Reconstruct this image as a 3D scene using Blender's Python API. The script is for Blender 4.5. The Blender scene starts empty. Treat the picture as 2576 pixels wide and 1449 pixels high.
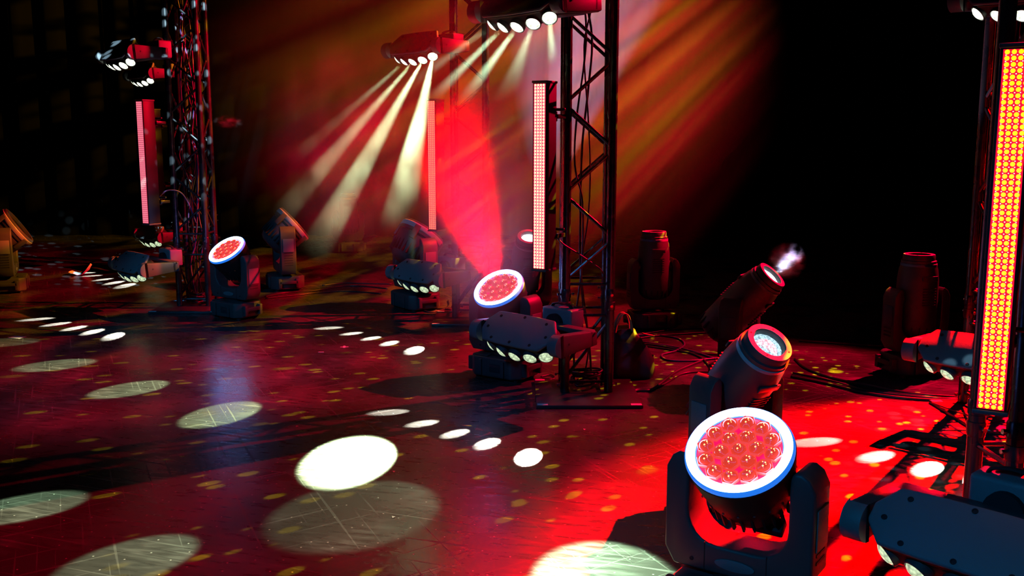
import bpy, bmesh, math, random
from mathutils import Vector, Matrix, Euler
R = math.radians
random.seed(7)
sc = bpy.context.scene
C = sc.collection

# ------------------------------------------------------------------ camera
H_CAM = 1.40
cam_data = bpy.data.cameras.new('camera')
cam_data.sensor_width = 36.0
cam_data.lens = 2450.0 * 36.0 / 2576.0
cam_data.clip_start = 0.05
cam = bpy.data.objects.new('camera', cam_data)
cam.location = (0, 0, H_CAM)
cam.rotation_euler = (R(90) - math.atan(380 / 2450.0), 0, 0)
C.objects.link(cam)
sc.camera = cam

# ------------------------------------------------------------------ world, colour management
w = bpy.data.worlds.new('World')
sc.world = w
w.use_nodes = True
w.node_tree.nodes['Background'].inputs[0].default_value = (0.0, 0.0, 0.0, 1)
w.node_tree.nodes['Background'].inputs[1].default_value = 0.0
vs = sc.view_settings
vs.view_transform = 'Standard'
vs.look = 'None'
vs.gamma = 1.0
vs.exposure = 0.0
vs.use_curve_mapping = False
cy = sc.cycles
cy.max_bounces = 3
cy.diffuse_bounces = 0
cy.glossy_bounces = 1
cy.transmission_bounces = 2
cy.transparent_max_bounces = 6
cy.volume_bounces = 0
cy.adaptive_threshold = 0.05


# ------------------------------------------------------------------ stage lamps
def gobo_nodes(l, gobo):
    """break-up pattern of a projecting lamp, in the lamp's own UV"""
    l.use_nodes = True
    nt = l.node_tree
    N, L = nt.nodes, nt.links
    em = N['Emission']
    tc = N.new('ShaderNodeTexCoord')
    mp = N.new('ShaderNodeMapping')
    mp.inputs['Scale'].default_value = gobo.get('stretch', (1, 1, 1))
    mp.inputs['Location'].default_value = gobo.get('shift', (0, 0, 0))
    L.new(tc.outputs['UV'], mp.inputs[0])
    if gobo['kind'] == 'dots':
        out = None
        for sc_, thr in gobo['sets']:
            vo = N.new('ShaderNodeTexVoronoi')
            vo.inputs['Scale'].default_value = sc_
            vo.inputs['Randomness'].default_value = gobo.get('random', 0.9)
            L.new(mp.outputs[0], vo.inputs['Vector'])
            mr = N.new('ShaderNodeMapRange')
            mr.interpolation_type = 'SMOOTHSTEP'
            s = gobo.get('soft', 0.03)
            mr.inputs['From Min'].default_value = thr - s
            mr.inputs['From Max'].default_value = thr + s
            mr.inputs['To Min'].default_value = 1
            mr.inputs['To Max'].default_value = gobo.get('floor', 0.0)
            L.new(vo.outputs['Distance'], mr.inputs['Value'])
            if out is None:
                out = mr.outputs[0]
            else:
                mx = N.new('ShaderNodeMath')
                mx.operation = 'MAXIMUM'
                L.new(out, mx.inputs[0])
                L.new(mr.outputs[0], mx.inputs[1])
                out = mx.outputs[0]
    else:
        no = N.new('ShaderNodeTexNoise')
        no.inputs['Scale'].default_value = gobo['scale']
        no.inputs['Detail'].default_value = 2
        L.new(mp.outputs[0], no.inputs['Vector'])
        mr = N.new('ShaderNodeMapRange')
        mr.interpolation_type = 'SMOOTHSTEP'
        mr.inputs['From Min'].default_value = gobo['lo']
        mr.inputs['From Max'].default_value = gobo['hi']
        mr.inputs['To Min'].default_value = gobo.get('floor', 0.0)
        mr.inputs['To Max'].default_value = 1
        L.new(no.outputs[0], mr.inputs['Value'])
        out = mr.outputs[0]
    L.new(out, em.inputs['Strength'])


def spot(name, loc, target, energy, color, deg, blend=0.15, radius=0.02, gobo=None):
    l = bpy.data.lights.new(name, 'SPOT')
    l.energy = energy
    l.color = color
    l.spot_size = R(deg)
    l.spot_blend = blend
    l.shadow_soft_size = radius
    if gobo:
        gobo_nodes(l, gobo)
    o = bpy.data.objects.new(name, l)
    loc = Vector(loc)
    o.location = loc
    o.rotation_euler = (Vector(target) - loc).to_track_quat('-Z', 'Y').to_euler()
    C.objects.link(o)
    return o


KEY = (4.6, 8.0, 4.6)
# red projectors rigged high at the back right, with broken gobos, crossing the stage
spot('red_projector', KEY, (-2.2, 7.9, 0.9), 10000, (1.0, 0.0, 0.02), 52, 0.4, 0.03,
     dict(kind='noise', scale=24, lo=0.44, hi=0.56, floor=0.12, stretch=(0.2, 1, 1)))
spot('red_projector', (4.65, 7.9, 4.55), (-0.2, 4.0, 0.0), 6500, (1.0, 0.0, 0.035), 47, 0.35, 0.03,
     dict(kind='noise', scale=9, lo=0.36, hi=0.60, floor=0.35))
spot('red_flood', (4.5, 7.9, 4.6), (1.75, 3.45, 0.0), 80000, (1.0, 0.0, 0.0), 25, 0.5, 0.04)
spot('yellow_dot_projector', (4.65, 8.0, 4.65), (-1.2, 4.2, 0.0), 9500, (1.0, 0.72, 0.0), 45, 0.15, 0.006,
     dict(kind='dots', sets=((58, 0.21), (14, 0.12)), soft=0.03))
spot('amber_projector', (4.5, 8.4, 4.8), (-1.6, 9.6, 1.9), 4200, (1.0, 0.45, 0.0), 58, 0.4, 0.02,
     dict(kind='noise', scale=30, lo=0.48, hi=0.58, floor=0.0, stretch=(0.2, 1, 1)))
# dim blue fill added from the front, no lamp known there, aimed at chosen fixtures
spot('blue_front_fill', (-3.5, -2.5, 5.0), (0.95, 2.65, 0.2), 520, (0.02, 0.40, 1.0), 19, 0.35, 0.25)
spot('blue_front_fill', (-3.8, -2.5, 5.0), (-0.05, 5.0, 0.35), 560, (0.06, 0.34, 1.0), 8, 0.5, 0.25)
spot('blue_front_fill', (-4.5, -2.5, 5.0), (-1.8, 7.0, 0.0), 900, (0.02, 0.40, 1.0), 18, 0.5, 0.25)
# cool dotted projectors that catch the tower legs
spot('cool_dot_projector', (0.2, 2.6, 4.6), (-2.75, 8.0, 1.75), 9000, (0.55, 0.85, 1.0), 15, 0.3, 0.004,
     dict(kind='dots', sets=((19, 0.30),), soft=0.08))
spot('cool_dot_projector', (0.0, 2.6, 4.6), (1.75, 3.6, 1.5), 500, (0.35, 0.75, 1.0), 24, 0.3, 0.004,
     dict(kind='dots', sets=((19, 0.30),), soft=0.08))


# ------------------------------------------------------------------ materials
MATS = {}


def principled(name, col, rough=0.5, metal=0.0, emit=None, estr=0.0, sample=True, bump=0.0, bscale=200, spec=None,
               vary=0.0, vscale=8):
    if name in MATS:
        return MATS[name]
    m = bpy.data.materials.new(name)
    m.use_nodes = True
    nt = m.node_tree
    N, L = nt.nodes, nt.links
    b = N['Principled BSDF']
    b.inputs['Base Color'].default_value = (*col, 1)
    b.inputs['Roughness'].default_value = rough
    b.inputs['Metallic'].default_value = metal
    if spec is not None:
        b.inputs['Specular IOR Level'].default_value = spec
    if emit:
        b.inputs['Emission Color'].default_value = (*emit, 1)
        b.inputs['Emission Strength'].default_value = estr
        if not sample:
            m.cycles.emission_sampling = 'NONE'
    tc = N.new('ShaderNodeTexCoord')
    if vary:
        no = N.new('ShaderNodeTexNoise')
        no.inputs['Scale'].default_value = vscale
        no.inputs['Detail'].default_value = 1
        L.new(tc.outputs['Object'], no.inputs['Vector'])
        mr = N.new('ShaderNodeMapRange')
        mr.inputs['To Min'].default_value = max(0.02, rough - vary)
        mr.inputs['To Max'].default_value = min(1, rough + vary)
        L.new(no.outputs[0], mr.inputs['Value'])
        L.new(mr.outputs[0], b.inputs['Roughness'])
    if bump:
        nb = N.new('ShaderNodeTexNoise')
        nb.inputs['Scale'].default_value = bscale
        nb.inputs['Detail'].default_value = 0
        L.new(tc.outputs['Object'], nb.inputs['Vector'])
        bp = N.new('ShaderNodeBump')
        bp.inputs['Strength'].default_value = bump
        bp.inputs['Distance'].default_value = 0.002
        L.new(nb.outputs[0], bp.inputs['Height'])
        L.new(bp.outputs[0], b.inputs['Normal'])
    MATS[name] = m
    return m


PLASTIC = principled('black_moulded_plastic', (0.055, 0.057, 0.062), 0.5, vary=0.08)
PANEL = principled('charcoal_powder_coat', (0.17, 0.175, 0.19), 0.55, bump=0.3, bscale=320, vary=0.06)
DARK = principled('matt_black_plastic', (0.02, 0.02, 0.022), 0.6, vary=0.08, spec=0.25)
METAL = principled('black_truss_paint', (0.022, 0.022, 0.024), 0.28, vary=0.12, vscale=14, spec=0.7)
STEEL = principled('black_steel_plate', (0.03, 0.03, 0.032), 0.35, vary=0.12)
BOLT = principled('zinc_bolt', (0.62, 0.62, 0.66), 0.25, metal=1.0, vary=0.1)
HOUSING = principled('strip_housing_black', (0.006, 0.006, 0.008), 0.5, vary=0.08, spec=0.3)
RUBBER = principled('rubber', (0.015, 0.015, 0.016), 0.7, vary=0.05)
CABLE = principled('black_cable', (0.03, 0.028, 0.032), 0.38, vary=0.1)
CABLE2 = principled('violet_cable', (0.10, 0.05, 0.16), 0.4, vary=0.1)
TAPE = principled('white_cloth_tape', (0.8, 0.78, 0.78), 0.7, bump=0.2)
PAPER = principled('white_paper', (0.85, 0.84, 0.86), 0.8, bump=0.2)
ORANGE = principled('orange_strap', (0.75, 0.28, 0.10), 0.6, bump=0.3)
BAGMAT = principled('dark_nylon_bag', (0.05, 0.045, 0.055), 0.42, bump=0.4, bscale=60)
REDMETAL = principled('brushed_trim', (0.5, 0.5, 0.5), 0.35, metal=0.0, vary=0.1)


def lens_mat(name, col, strength, scale=70):
    """lit lens: facets of the optic behind the glass"""
    m = bpy.data.materials.new(name)
    m.use_nodes = True
    nt = m.node_tree
    N, L = nt.nodes, nt.links
    b = N['Principled BSDF']
    b.inputs['Base Color'].default_value = (0.12, 0.13, 0.12, 1)
    b.inputs['Roughness'].default_value = 0.08
    b.inputs['Emission Color'].default_value = (*col, 1)
    tc = N.new('ShaderNodeTexCoord')
    vo = N.new('ShaderNodeTexVoronoi')
    vo.inputs['Scale'].default_value = scale
    L.new(tc.outputs['Object'], vo.inputs['Vector'])
    mr = N.new('ShaderNodeMapRange')
    mr.inputs['From Max'].default_value = 0.8
    mr.inputs['To Min'].default_value = strength * 1.3
    mr.inputs['To Max'].default_value = strength * 0.35
    L.new(vo.outputs['Distance'], mr.inputs['Value'])
    L.new(mr.outputs[0], b.inputs['Emission Strength'])
    m.cycles.emission_sampling = 'NONE'
    return m


LENS_LOW = lens_mat('lens_pale_green', (0.80, 1.0, 0.62), 0.95)
LENS_TOP = lens_mat('lens_bright', (0.90, 1.0, 0.75), 2.6)
LENS_COOL = lens_mat('lens_cool_white', (0.55, 0.85, 1.0), 1.5, 120)
LENS_WHITE = lens_mat('lens_white', (0.9, 0.95, 1.0), 4.0, 40)
LENS_OFF = principled('lens_glass_off', (0.02, 0.02, 0.025), 0.05)
RING = principled('ring_light_diffuser', (0.8, 0.85, 0.9), 0.4, emit=(0.30, 0.55, 1.0), estr=14.0, sample=False)
RLENS = principled('red_lens', (0.75, 0.03, 0.02), 0.12, emit=(1.0, 0.06, 0.02), estr=0.6, sample=False)
RPLATE = principled('red_lens_plate', (0.6, 0.04, 0.05), 0.35, emit=(1.0, 0.0, 0.10), estr=0.95, sample=False)  # pink-red glow painted in, for ring light falling on the plate
RSPARKLE = principled('lens_sparkle_glow', (0.9, 0.4, 0.2), 0.3, emit=(1.0, 0.45, 0.12), estr=3.0, sample=False)
RCELL = principled('red_lens_rim', (0.8, 0.12, 0.08), 0.15, emit=(1.0, 0.08, 0.05), estr=0.55, sample=False)
RINGBLOOM = principled('ring_bloom_glow', (0.2, 0.3, 0.6), 0.4, emit=(0.02, 0.22, 1.0), estr=0.8, sample=False)  # blue lens bloom around the ring, painted as a glowing lip
DISPLAY = principled('display_glass', (0.04, 0.04, 0.045), 0.12)


# ------------------------------------------------------------------ mesh helpers
class MB:
    def __init__(self):
        self.v = []
        self.f = []

    def add(self, vs, fs, M=None):
        b = len(self.v)
        for p in vs:
            p = Vector(p)
            self.v.append(M @ p if M else p)
        for f in fs:
            self.f.append([b + i for i in f])
        return self

    def box(self, c, s, M=None):
        x, y, z = c
        a, b, d = s[0] / 2, s[1] / 2, s[2] / 2
        vs = [(x + i * a, y + j * b, z + k * d) for k in (-1, 1) for j in (-1, 1) for i in (-1, 1)]
        return self.add(vs, [(0, 2, 3, 1), (4, 5, 7, 6), (0, 1, 5, 4), (2, 6, 7, 3), (0, 4, 6, 2), (1, 3, 7, 5)], M)

    def tube(self, p0, p1, r, n=10, r1=None, M=None):
        p0, p1 = Vector(p0), Vector(p1)
        r1 = r if r1 is None else r1
        q = (p1 - p0).to_track_quat('Z', 'Y').to_matrix()
        vs = []
        for p, rr in ((p0, r), (p1, r1)):
            for i in range(n):
                a = 2 * math.pi * i / n
                vs.append(p + q @ Vector((rr * math.cos(a), rr * math.sin(a), 0)))
        fs = [(i, (i + 1) % n, n + (i + 1) % n, n + i) for i in range(n)]
        fs += [tuple(range(n - 1, -1, -1)), tuple(range(n, 2 * n))]
        return self.add(vs, fs, M)

    def sweep(self, pts, r, n=6, flat=None):
        pts = [Vector(p) for p in pts]
        vs, fs = [], []
        up = Vector((0, 0, 1))
        for i, p in enumerate(pts):
            t = (pts[min(i + 1, len(pts) - 1)] - pts[max(i - 1, 0)]).normalized()
            u = t.cross(up)
            if u.length < 1e-3:
                u = t.cross(Vector((1, 0, 0)))
            u.normalize()
            v = u.cross(t).normalized()
            for k in range(n):
                a = 2 * math.pi * k / n
                ru, rv = (r, r) if flat is None else flat
                vs.append(p + u * ru * math.cos(a) + v * rv * math.sin(a))
        m = len(pts)
        for i in range(m - 1):
            for k in range(n):
                fs.append((i * n + k, i * n + (k + 1) % n, (i + 1) * n + (k + 1) % n, (i + 1) * n + k))
        fs.append(tuple(range(n - 1, -1, -1)))
        fs.append(tuple(range((m - 1) * n, m * n)))
        return self.add(vs, fs)

    def lathe(self, prof, n=32, M=None):
        vs, fs, rows = [], [], []
        for r, z in prof:
            if r < 1e-6:
                rows.append([len(vs)])
                vs.append((0, 0, z))
            else:
                rows.append(list(range(len(vs), len(vs) + n)))
                for i in range(n):
                    a = 2 * math.pi * i / n
                    vs.append((r * math.cos(a), r * math.sin(a), z))
        for A, B in zip(rows, rows[1:]):
            for i in range(n):
                j = (i + 1) % n
                if len(A) == 1 and len(B) == 1:
                    continue
                if len(A) == 1:
                    fs.append((A[0], B[j], B[i]))
                elif len(B) == 1:
                    fs.append((A[i], A[j], B[0]))
                else:
                    fs.append((A[i], A[j], B[j], B[i]))
        return self.add(vs, fs, M)

    def prism(self, out, z0, z1, M=None):
        n = len(out)
        vs = [(x, y, z0) for x, y in out] + [(x, y, z1) for x, y in out]
        fs = [(i, (i + 1) % n, n + (i + 1) % n, n + i) for i in range(n)]
        fs += [tuple(range(n - 1, -1, -1)), tuple(range(n, 2 * n))]
        return self.add(vs, fs, M)

    def mesh(self, name, mat, bevel=0.0, seg=2, angle=38):
        bm = bmesh.new()
        vv = [bm.verts.new(p) for p in self.v]
        for f in self.f:
            try:
                bm.faces.new([vv[i] for i in f])
            except ValueError:
                pass
        bmesh.ops.recalc_face_normals(bm, faces=bm.faces)
        if bevel:
            ed = [e for e in bm.edges if len(e.link_faces) == 2 and e.calc_face_angle(0) > R(35)]
            bmesh.ops.bevel(bm, geom=ed, offset=bevel, segments=seg, profile=0.5, affect='EDGES', clamp_overlap=True)
        me = bpy.data.meshes.new(name)
        bm.to_mesh(me)
        bm.free()
        me.materials.append(mat)
        me.polygons.foreach_set('use_smooth', [True] * len(me.polygons))
        me.set_sharp_from_angle(angle=R(angle))
        return me

    def build(self, name, mat, parent=None, bevel=0.0, seg=2, angle=38):
        return obj(name, self.mesh(name, mat, bevel, seg, angle), parent)


def obj(name, me, parent=None, loc=None, rot=None):
    o = bpy.data.objects.new(name, me)
    C.objects.link(o)
    if parent:
        o.parent = parent
    if loc is not None:
        o.location = loc
    if rot is not None:
        o.rotation_euler = rot
    return o


def tag(o, label=None, cat=None, group=None, kind=None):
    if label:
        o['label'] = label
    if cat:
        o['category'] = cat
    if group:
        o['group'] = group
    if kind:
        o['kind'] = kind
    return o


def thing(name, loc=(0, 0, 0), rz=0):
    return obj(name, None, None, loc, (0, 0, rz))


def copy_tree(o, parent=None):
    c = o.copy()
    C.objects.link(c)
    c.parent = parent
    for ch in list(o.children):
        copy_tree(ch, c)
    return c


def child(o, prefix):
    return [c for c in o.children if c.name.split('.')[0] == prefix]


def arc(cx_, cy_, r, a0, a1, n):
    return [(cx_ + r * math.cos(R(a0 + (a1 - a0) * i / n)), cy_ + r * math.sin(R(a0 + (a1 - a0) * i / n))) for i in range(n + 1)]


def spline(pts, per=6):
    pts = [Vector(p) for p in pts]
    out = []
    n = len(pts)
    for i in range(n - 1):
        p0, p1, p2, p3 = pts[max(i - 1, 0)], pts[i], pts[i + 1], pts[min(i + 2, n - 1)]
        for k in range(per):
            t = k / per
            out.append(0.5 * ((2 * p1) + (-p0 + p2) * t + (2 * p0 - 5 * p1 + 4 * p2 - p3) * t * t + (-p0 + 3 * p1 - 3 * p2 + p3) * t ** 3))
    out.append(pts[-1])
    return out


XZ = Matrix(((1, 0, 0, 0), (0, 0, -1, 0), (0, 1, 0, 0), (0, 0, 0, 1)))      # outline in x,z extruded along -y
YZ = Matrix(((0, 0, 1, 0), (1, 0, 0, 0), (0, 1, 0, 0), (0, 0, 0, 1)))       # outline in y,z extruded along x

# ------------------------------------------------------------------ setting
def floor_material():
    m = bpy.data.materials.new('scuffed_black_stage_vinyl')
    m.use_nodes = True
    nt = m.node_tree
    N, L = nt.nodes, nt.links
    b = N['Principled BSDF']
    tc = N.new('ShaderNodeTexCoord')

    def noise(scale, stretch, rot, detail=3, lo=0.5, hi=0.7):
        mp = N.new('ShaderNodeMapping')
        mp.inputs['Scale'].default_value = stretch
        mp.inputs['Rotation'].default_value = (0, 0, R(rot))
        L.new(tc.outputs['Object'], mp.inputs[0])
        # rotate before stretching: a second mapping
        mp2 = N.new('ShaderNodeMapping')
        mp2.inputs['Rotation'].default_value = (0, 0, R(rot))
        L.new(tc.outputs['Object'], mp2.inputs[0])
        mp.inputs['Rotation'].default_value = (0, 0, 0)
        L.new(mp2.outputs[0], mp.inputs[0])
        no = N.new('ShaderNodeTexNoise')
        no.inputs['Scale'].default_value = scale
        no.noise_dimensions = '2D'
        no.inputs['Detail'].default_value = detail
        L.new(mp.outputs[0], no.inputs['Vector'])
        mr = N.new('ShaderNodeMapRange')
        mr.inputs['From Min'].default_value = lo
        mr.inputs['From Max'].default_value = hi
        L.new(no.outputs[0], mr.inputs['Value'])
        return mr.outputs[0]

    def op(kind, a, c):
        n = N.new('ShaderNodeMath')
        n.operation = kind
        for i, q in enumerate((a, c)):
            if isinstance(q, (int, float)):
                n.inputs[i].default_value = q
            else:
                L.new(q, n.inputs[i])
        return n.outputs[0]

    scr = None
    for rot, st, lo in ((20, (1.2, 60, 1), 0.76), (-35, (1.1, 80, 1), 0.77), (65, (1.3, 70, 1), 0.78)):
        s = noise(1.0, st, rot, 0, lo, lo + 0.06)
        scr = s if scr is None else op('MAXIMUM', scr, s)
    patch = noise(2.2, (1, 1, 1), 0, 2, 0.35, 0.7)
    grain = noise(26, (0.35, 1.6, 1), 12, 2, 0.3, 0.75)
    vo = N.new('ShaderNodeTexVoronoi')
    vo.voronoi_dimensions = '2D'
    vo.inputs['Scale'].default_value = 9
    L.new(tc.outputs['Object'], vo.inputs['Vector'])
    sp = N.new('ShaderNodeMapRange')
    sp.inputs['From Min'].default_value = 0.035
    sp.inputs['From Max'].default_value = 0.02
    L.new(vo.outputs['Distance'], sp.inputs['Value'])
    dirt = op('MULTIPLY', patch, grain)
    val = op('ADD', op('ADD', 0.035, op('MULTIPLY', dirt, 0.055)), op('ADD', op('MULTIPLY', scr, 0.03), op('MULTIPLY', sp.outputs[0], 0.30)))
    cc = N.new('ShaderNodeCombineColor')
    for i, k in enumerate((1.0, 0.97, 0.95)):
        L.new(op('MULTIPLY', val, k), cc.inputs[i])
    L.new(cc.outputs[0], b.inputs['Base Color'])
    rg = op('ADD', 0.26, op('ADD', op('MULTIPLY', dirt, 0.25), op('MULTIPLY', scr, 0.15)))
    L.new(rg, b.inputs['Roughness'])
    b.inputs['Specular IOR Level'].default_value = 0.45
    return m


tag(MB().box((0, 5, -0.05), (20, 19, 0.1)).build('floor', floor_material()), kind='structure')
CURTAIN = principled('black_velvet_curtain', (0.006, 0.006, 0.006), 0.95, spec=0.1, bump=0.2, bscale=90)
mb = MB()
nf = 260
vs_, fs_ = [], []
for i in range(nf + 1):
    x = -10 + 20 * i / nf
    y = 14.0 + 0.09 * math.sin(i * 1.05) + 0.04 * math.sin(i * 2.3 + 1)
    for y_, z_ in ((y, 0), (y, 7), (y + 0.02, 7), (y + 0.02, 0)):
        vs_.append((x, y_, z_))
for i in range(nf):
    for k in range(4):
        a, b2 = i * 4 + k, i * 4 + (k + 1) % 4
        fs_.append((a, b2, b2 + 4, a + 4))
fs_ += [(0, 1, 2, 3), (nf * 4 + 3, nf * 4 + 2, nf * 4 + 1, nf * 4)]
mb.add(vs_, fs_)
tag(mb.build('wall_back', CURTAIN, angle=180), kind='structure')

# ------------------------------------------------------------------ truss towers
TW = 0.24          # leg centre to leg centre
TR = 0.025
Z_JOINT = 0.53
TOP = 3.03


def make_tower():
    t = thing('truss_tower')
    leg_lo = MB().tube((0, 0, 0.02), (0, 0, Z_JOINT), TR, 14).mesh('leg', METAL)
    leg_hi = MB().tube((0, 0, Z_JOINT), (0, 0, TOP), TR, 14).mesh('leg', METAL)
    coup = MB()
    coup.lathe([(0, -0.06), (0.026, -0.06), (0.029, -0.05), (0.029, -0.012), (0.026, -0.01), (0.026, 0.01), (0.029, 0.012), (0.029, 0.05), (0.026, 0.06), (0, 0.06)], 14)
    coup = coup.mesh('coupler', METAL)
    bolt = MB()
    bolt.tube((-0.042, 0, 0), (0.042, 0, 0), 0.005, 8)
    bolt.tube((-0.046, 0, 0), (-0.036, 0, 0), 0.0085, 6)
    bolt.tube((0.036, 0, 0), (0.046, 0, 0), 0.0085, 6)
    bolt = bolt.mesh('bolt', BOLT)
    corners = [(0, 0), (TW, 0), (TW, TW), (0, TW)]
    for k, (x, y) in enumerate(corners):
        obj('leg', leg_lo, t, (x, y, 0))
        obj('leg', leg_hi, t, (x, y, 0))
        obj('coupler', coup, t, (x, y, Z_JOINT))
        for dz in (-0.03, 0.03):
            obj('bolt', bolt, t, (x, y, Z_JOINT + dz), (0, 0, R(8 + 90 * (k % 2))))
        obj('bolt', bolt, t, (x, y, 0.06), (0, 0, R(8)))
    rung = MB().tube((0.02, 0, 0), (TW - 0.02, 0, 0), 0.0085, 8).mesh('rung', METAL)
    bay = 0.236
    dia = {}
    for k in range(4):
        (x0, y0), (x1, y1) = corners[k], corners[(k + 1) % 4]
        ang = math.atan2(y1 - y0, x1 - x0)
        for z in (0.075, Z_JOINT - 0.085, Z_JOINT + 0.085, TOP - 0.06):
            obj('rung', rung, t, (x0, y0, z), (0, 0, ang))
        zs = [(0.11, 0.40, 1)]
        z = Z_JOINT + 0.12
        s = 1
        while z + bay < TOP - 0.05:
            zs.append((z, z + bay - 0.045, s))
            z += bay
            s = -s
        for za, zb, s in zs:
            if k in (1, 2):
                s = -s
            key = (round(zb - za, 3), s)
            if key not in dia:
                h = zb - za
                dia[key] = (MB().tube((0.012, 0, 0 if s > 0 else h), (TW - 0.012, 0, h if s > 0 else 0), 0.009, 8)).mesh('brace', METAL)
            obj('brace', dia[key], t, (x0, y0, za), (0, 0, ang))
    pl = MB().box((0.116, 0.0, 0.009), (0.556, 0.56, 0.018)).build('base_plate', STEEL, t, bevel=0.002)
    for x, y in ((-0.13, -0.262), (0.36, -0.262), (-0.13, 0.258)):
        MB().box((x, y, 0.0186), (0.055, 0.03, 0.0012)).build('tape_patch', TAPE, pl)
    return t


TOWERS = {
    'B': ((0.29, 5.20), 'black truss tower in the centre beside the lit pink strip'),
    'A': ((-2.75, 7.95), 'black truss tower on the left with dotted light on its legs'),
    'C': ((-0.44, 7.43), 'hazy black truss tower behind the red beam at centre'),
    'D': ((1.46, 2.72), 'nearest black truss tower at the right edge behind the large red strip'),
    'E': ((2.38, 4.75), 'dark truss tower at right, partly hidden by the nearest tower'),
    'F': ((-3.50, 10.40), 'far truss tower standing directly behind the left tower'),
}
proto = make_tower()
for k, ((x, y), lab) in TOWERS.items():
    t = proto if k == 'B' else copy_tree(proto)
    t.location = (x, y, 0)
    tag(t, lab, 'truss tower', 'truss towers on steel plates')


# ------------------------------------------------------------------ five-lens beam bars on the towers
LX = (-0.19, -0.10, 0.0, 0.10, 0.19)
FAN = (-33, -17, 0, 17, 33)
BAR_YAW = R(-46.4)


def bar_lens_local(i):
    a = R(FAN[i])
    return Vector((LX[i] + 0.02 * math.sin(a), -0.082 - 0.03 * math.cos(a) + 0.03 * (LX[i] / 0.19) ** 2, -0.062)), Vector((math.sin(a), -math.cos(a), 0))


def octo(hw, hd, cx_, cd, n=3):
    """long octagon with bowed front and back"""
    pts = []
    pts += [(hw, -cd), (hw, cd)]
    pts += [(hw - cx_, hd * 0.96), (hw * 0.3, hd), (-hw * 0.3, hd), (-hw + cx_, hd * 0.96)]
    pts += [(-hw, cd), (-hw, -cd)]
    pts += [(-hw + cx_, -hd * 0.94), (-hw * 0.3, -hd), (hw * 0.3, -hd), (hw - cx_, -hd * 0.94)]
    return pts[::-1] if False else pts


def make_bar(lensmat):
    t = thing('beam_bar_light')
    # base clamped to the tower leg
    b = MB().box((0, 0.098, 0.035), (0.21, 0.11, 0.135)).build('base', PANEL, t, bevel=0.014, seg=3)
    MB().sweep(spline([(-0.07, 0.09, 0.10), (-0.055, 0.09, 0.117), (0, 0.09, 0.125), (0.055, 0.09, 0.117), (0.07, 0.09, 0.10)], 5), 0.008, 8, flat=(0.013, 0.006)).build('handle', DARK, b)
    for k in range(5):
        MB().box((0.055 + 0.012 * k, 0.14, 0.1035), (0.005, 0.045, 0.002)).build('vent_slot', DARK, b)
    MB().box((0.05, 0.154, 0.035), (0.07, 0.008, 0.05)).build('connector_plate', DARK, b)
    MB().tube((0, 0.02, 0.02), (0, 0.05, 0.02), 0.055, 20).build('pan_hub', DARK, t)
    cl = MB().box((-0.06, 0.165, 0.035), (0.05, 0.03, 0.035))
    cl.build('clamp', METAL, t, bevel=0.004)
    # yoke
    out = [(-0.315, -0.01), (-0.285, 0.038), (0.285, 0.038), (0.315, -0.01), (0.315, -0.03), (-0.315, -0.03)]
    y = MB().prism(out, -0.045, 0.03).build('yoke', PLASTIC, t, bevel=0.006)
    arm_o = [(0.02, -0.045), (0.02, 0.026)] + [(-0.235 + 0.055 * math.cos(R(a)), 0.055 * math.sin(R(a)) - 0.0) for a in range(90, 271, 20)]
    for s in (-1, 1):
        M = Matrix.Translation((s * 0.288, 0, 0)) @ Matrix.Rotation(R(4), 4, 'X') @ YZ
        MB().prism(arm_o, -0.027, 0.027, M).build('yoke_arm', PLASTIC, t, bevel=0.008)
        Mc = Matrix.Translation((s * 0.288, 0, 0)) @ Matrix.Rotation(R(4), 4, 'X')
        cap = MB()
        cap.prism([(-0.235 + 0.056 * math.cos(R(a)), 0.056 * math.sin(R(a))) for a in range(95, 266, 17)] + [(-0.25, -0.054), (-0.25, 0.054)], -0.029, 0.029, Mc @ YZ)
        cap.build('arm_cap', PANEL, t, bevel=0.004)
        for yy, zz in ((0.0, 0.02), (-0.19, 0.02)):
            MB().tube((s * 0.3145, yy, zz - 0.03 * (yy < -0.1)), (s * 0.317, yy, zz - 0.03 * (yy < -0.1)), 0.006, 8).build('screw', DARK, t)
    # head
    h = MB()
    h.prism(octo(0.225, 0.088, 0.045, 0.025), -0.088, -0.004)
    h = h.build('head', DARK, t, bevel=0.01)
    h.location = (0, -0.225, 0.012)
    pan = MB().prism(octo(0.253, 0.098, 0.052, 0.028), 0.0, 0.02).build('cover_panel', PANEL, h, bevel=0.009, seg=3)
    MB().prism(octo(0.233, 0.093, 0.049, 0.027), -0.012, -0.004).build('gasket', RUBBER, h)
    sm = MB().lathe([(0.0085, 0), (0.0085, 0.002), (0.006, 0.0022), (0.005, 0.0005), (0, 0.0005)], 10).mesh('screw', DARK)
    for x, yy in ((-0.165, 0.062), (-0.21, -0.012), (-0.14, -0.074), (0.165, 0.062), (0.21, -0.012), (0.14, -0.074), (0.0, 0.078), (0.0, -0.08)):
        obj('screw', sm, h, (x, yy, 0.0202))
    MB().tube((-0.262, 0, -0.03), (0.262, 0, -0.03), 0.02, 14).build('tilt_axle', DARK, h)
    barrel = MB().lathe([(0.036, -0.09), (0.036, -0.02), (0.04, -0.018), (0.04, 0.0), (0.0365, 0.002), (0.0345, -0.004), (0.0, -0.006)], 24).mesh('lens_barrel', PLASTIC)
    lens = MB().lathe([(0.0345, -0.004), (0.031, 0.004), (0.022, 0.0095), (0.011, 0.0125), (0, 0.0135)], 20).mesh('lens', lensmat)
    for i in range(5):
        p, d = bar_lens_local(i)
        rot = d.to_track_quat('Z', 'Y').to_euler()
        obj('lens_barrel', barrel, h, p, rot)
        obj('lens', lens, h, p, rot)
    return t


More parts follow.
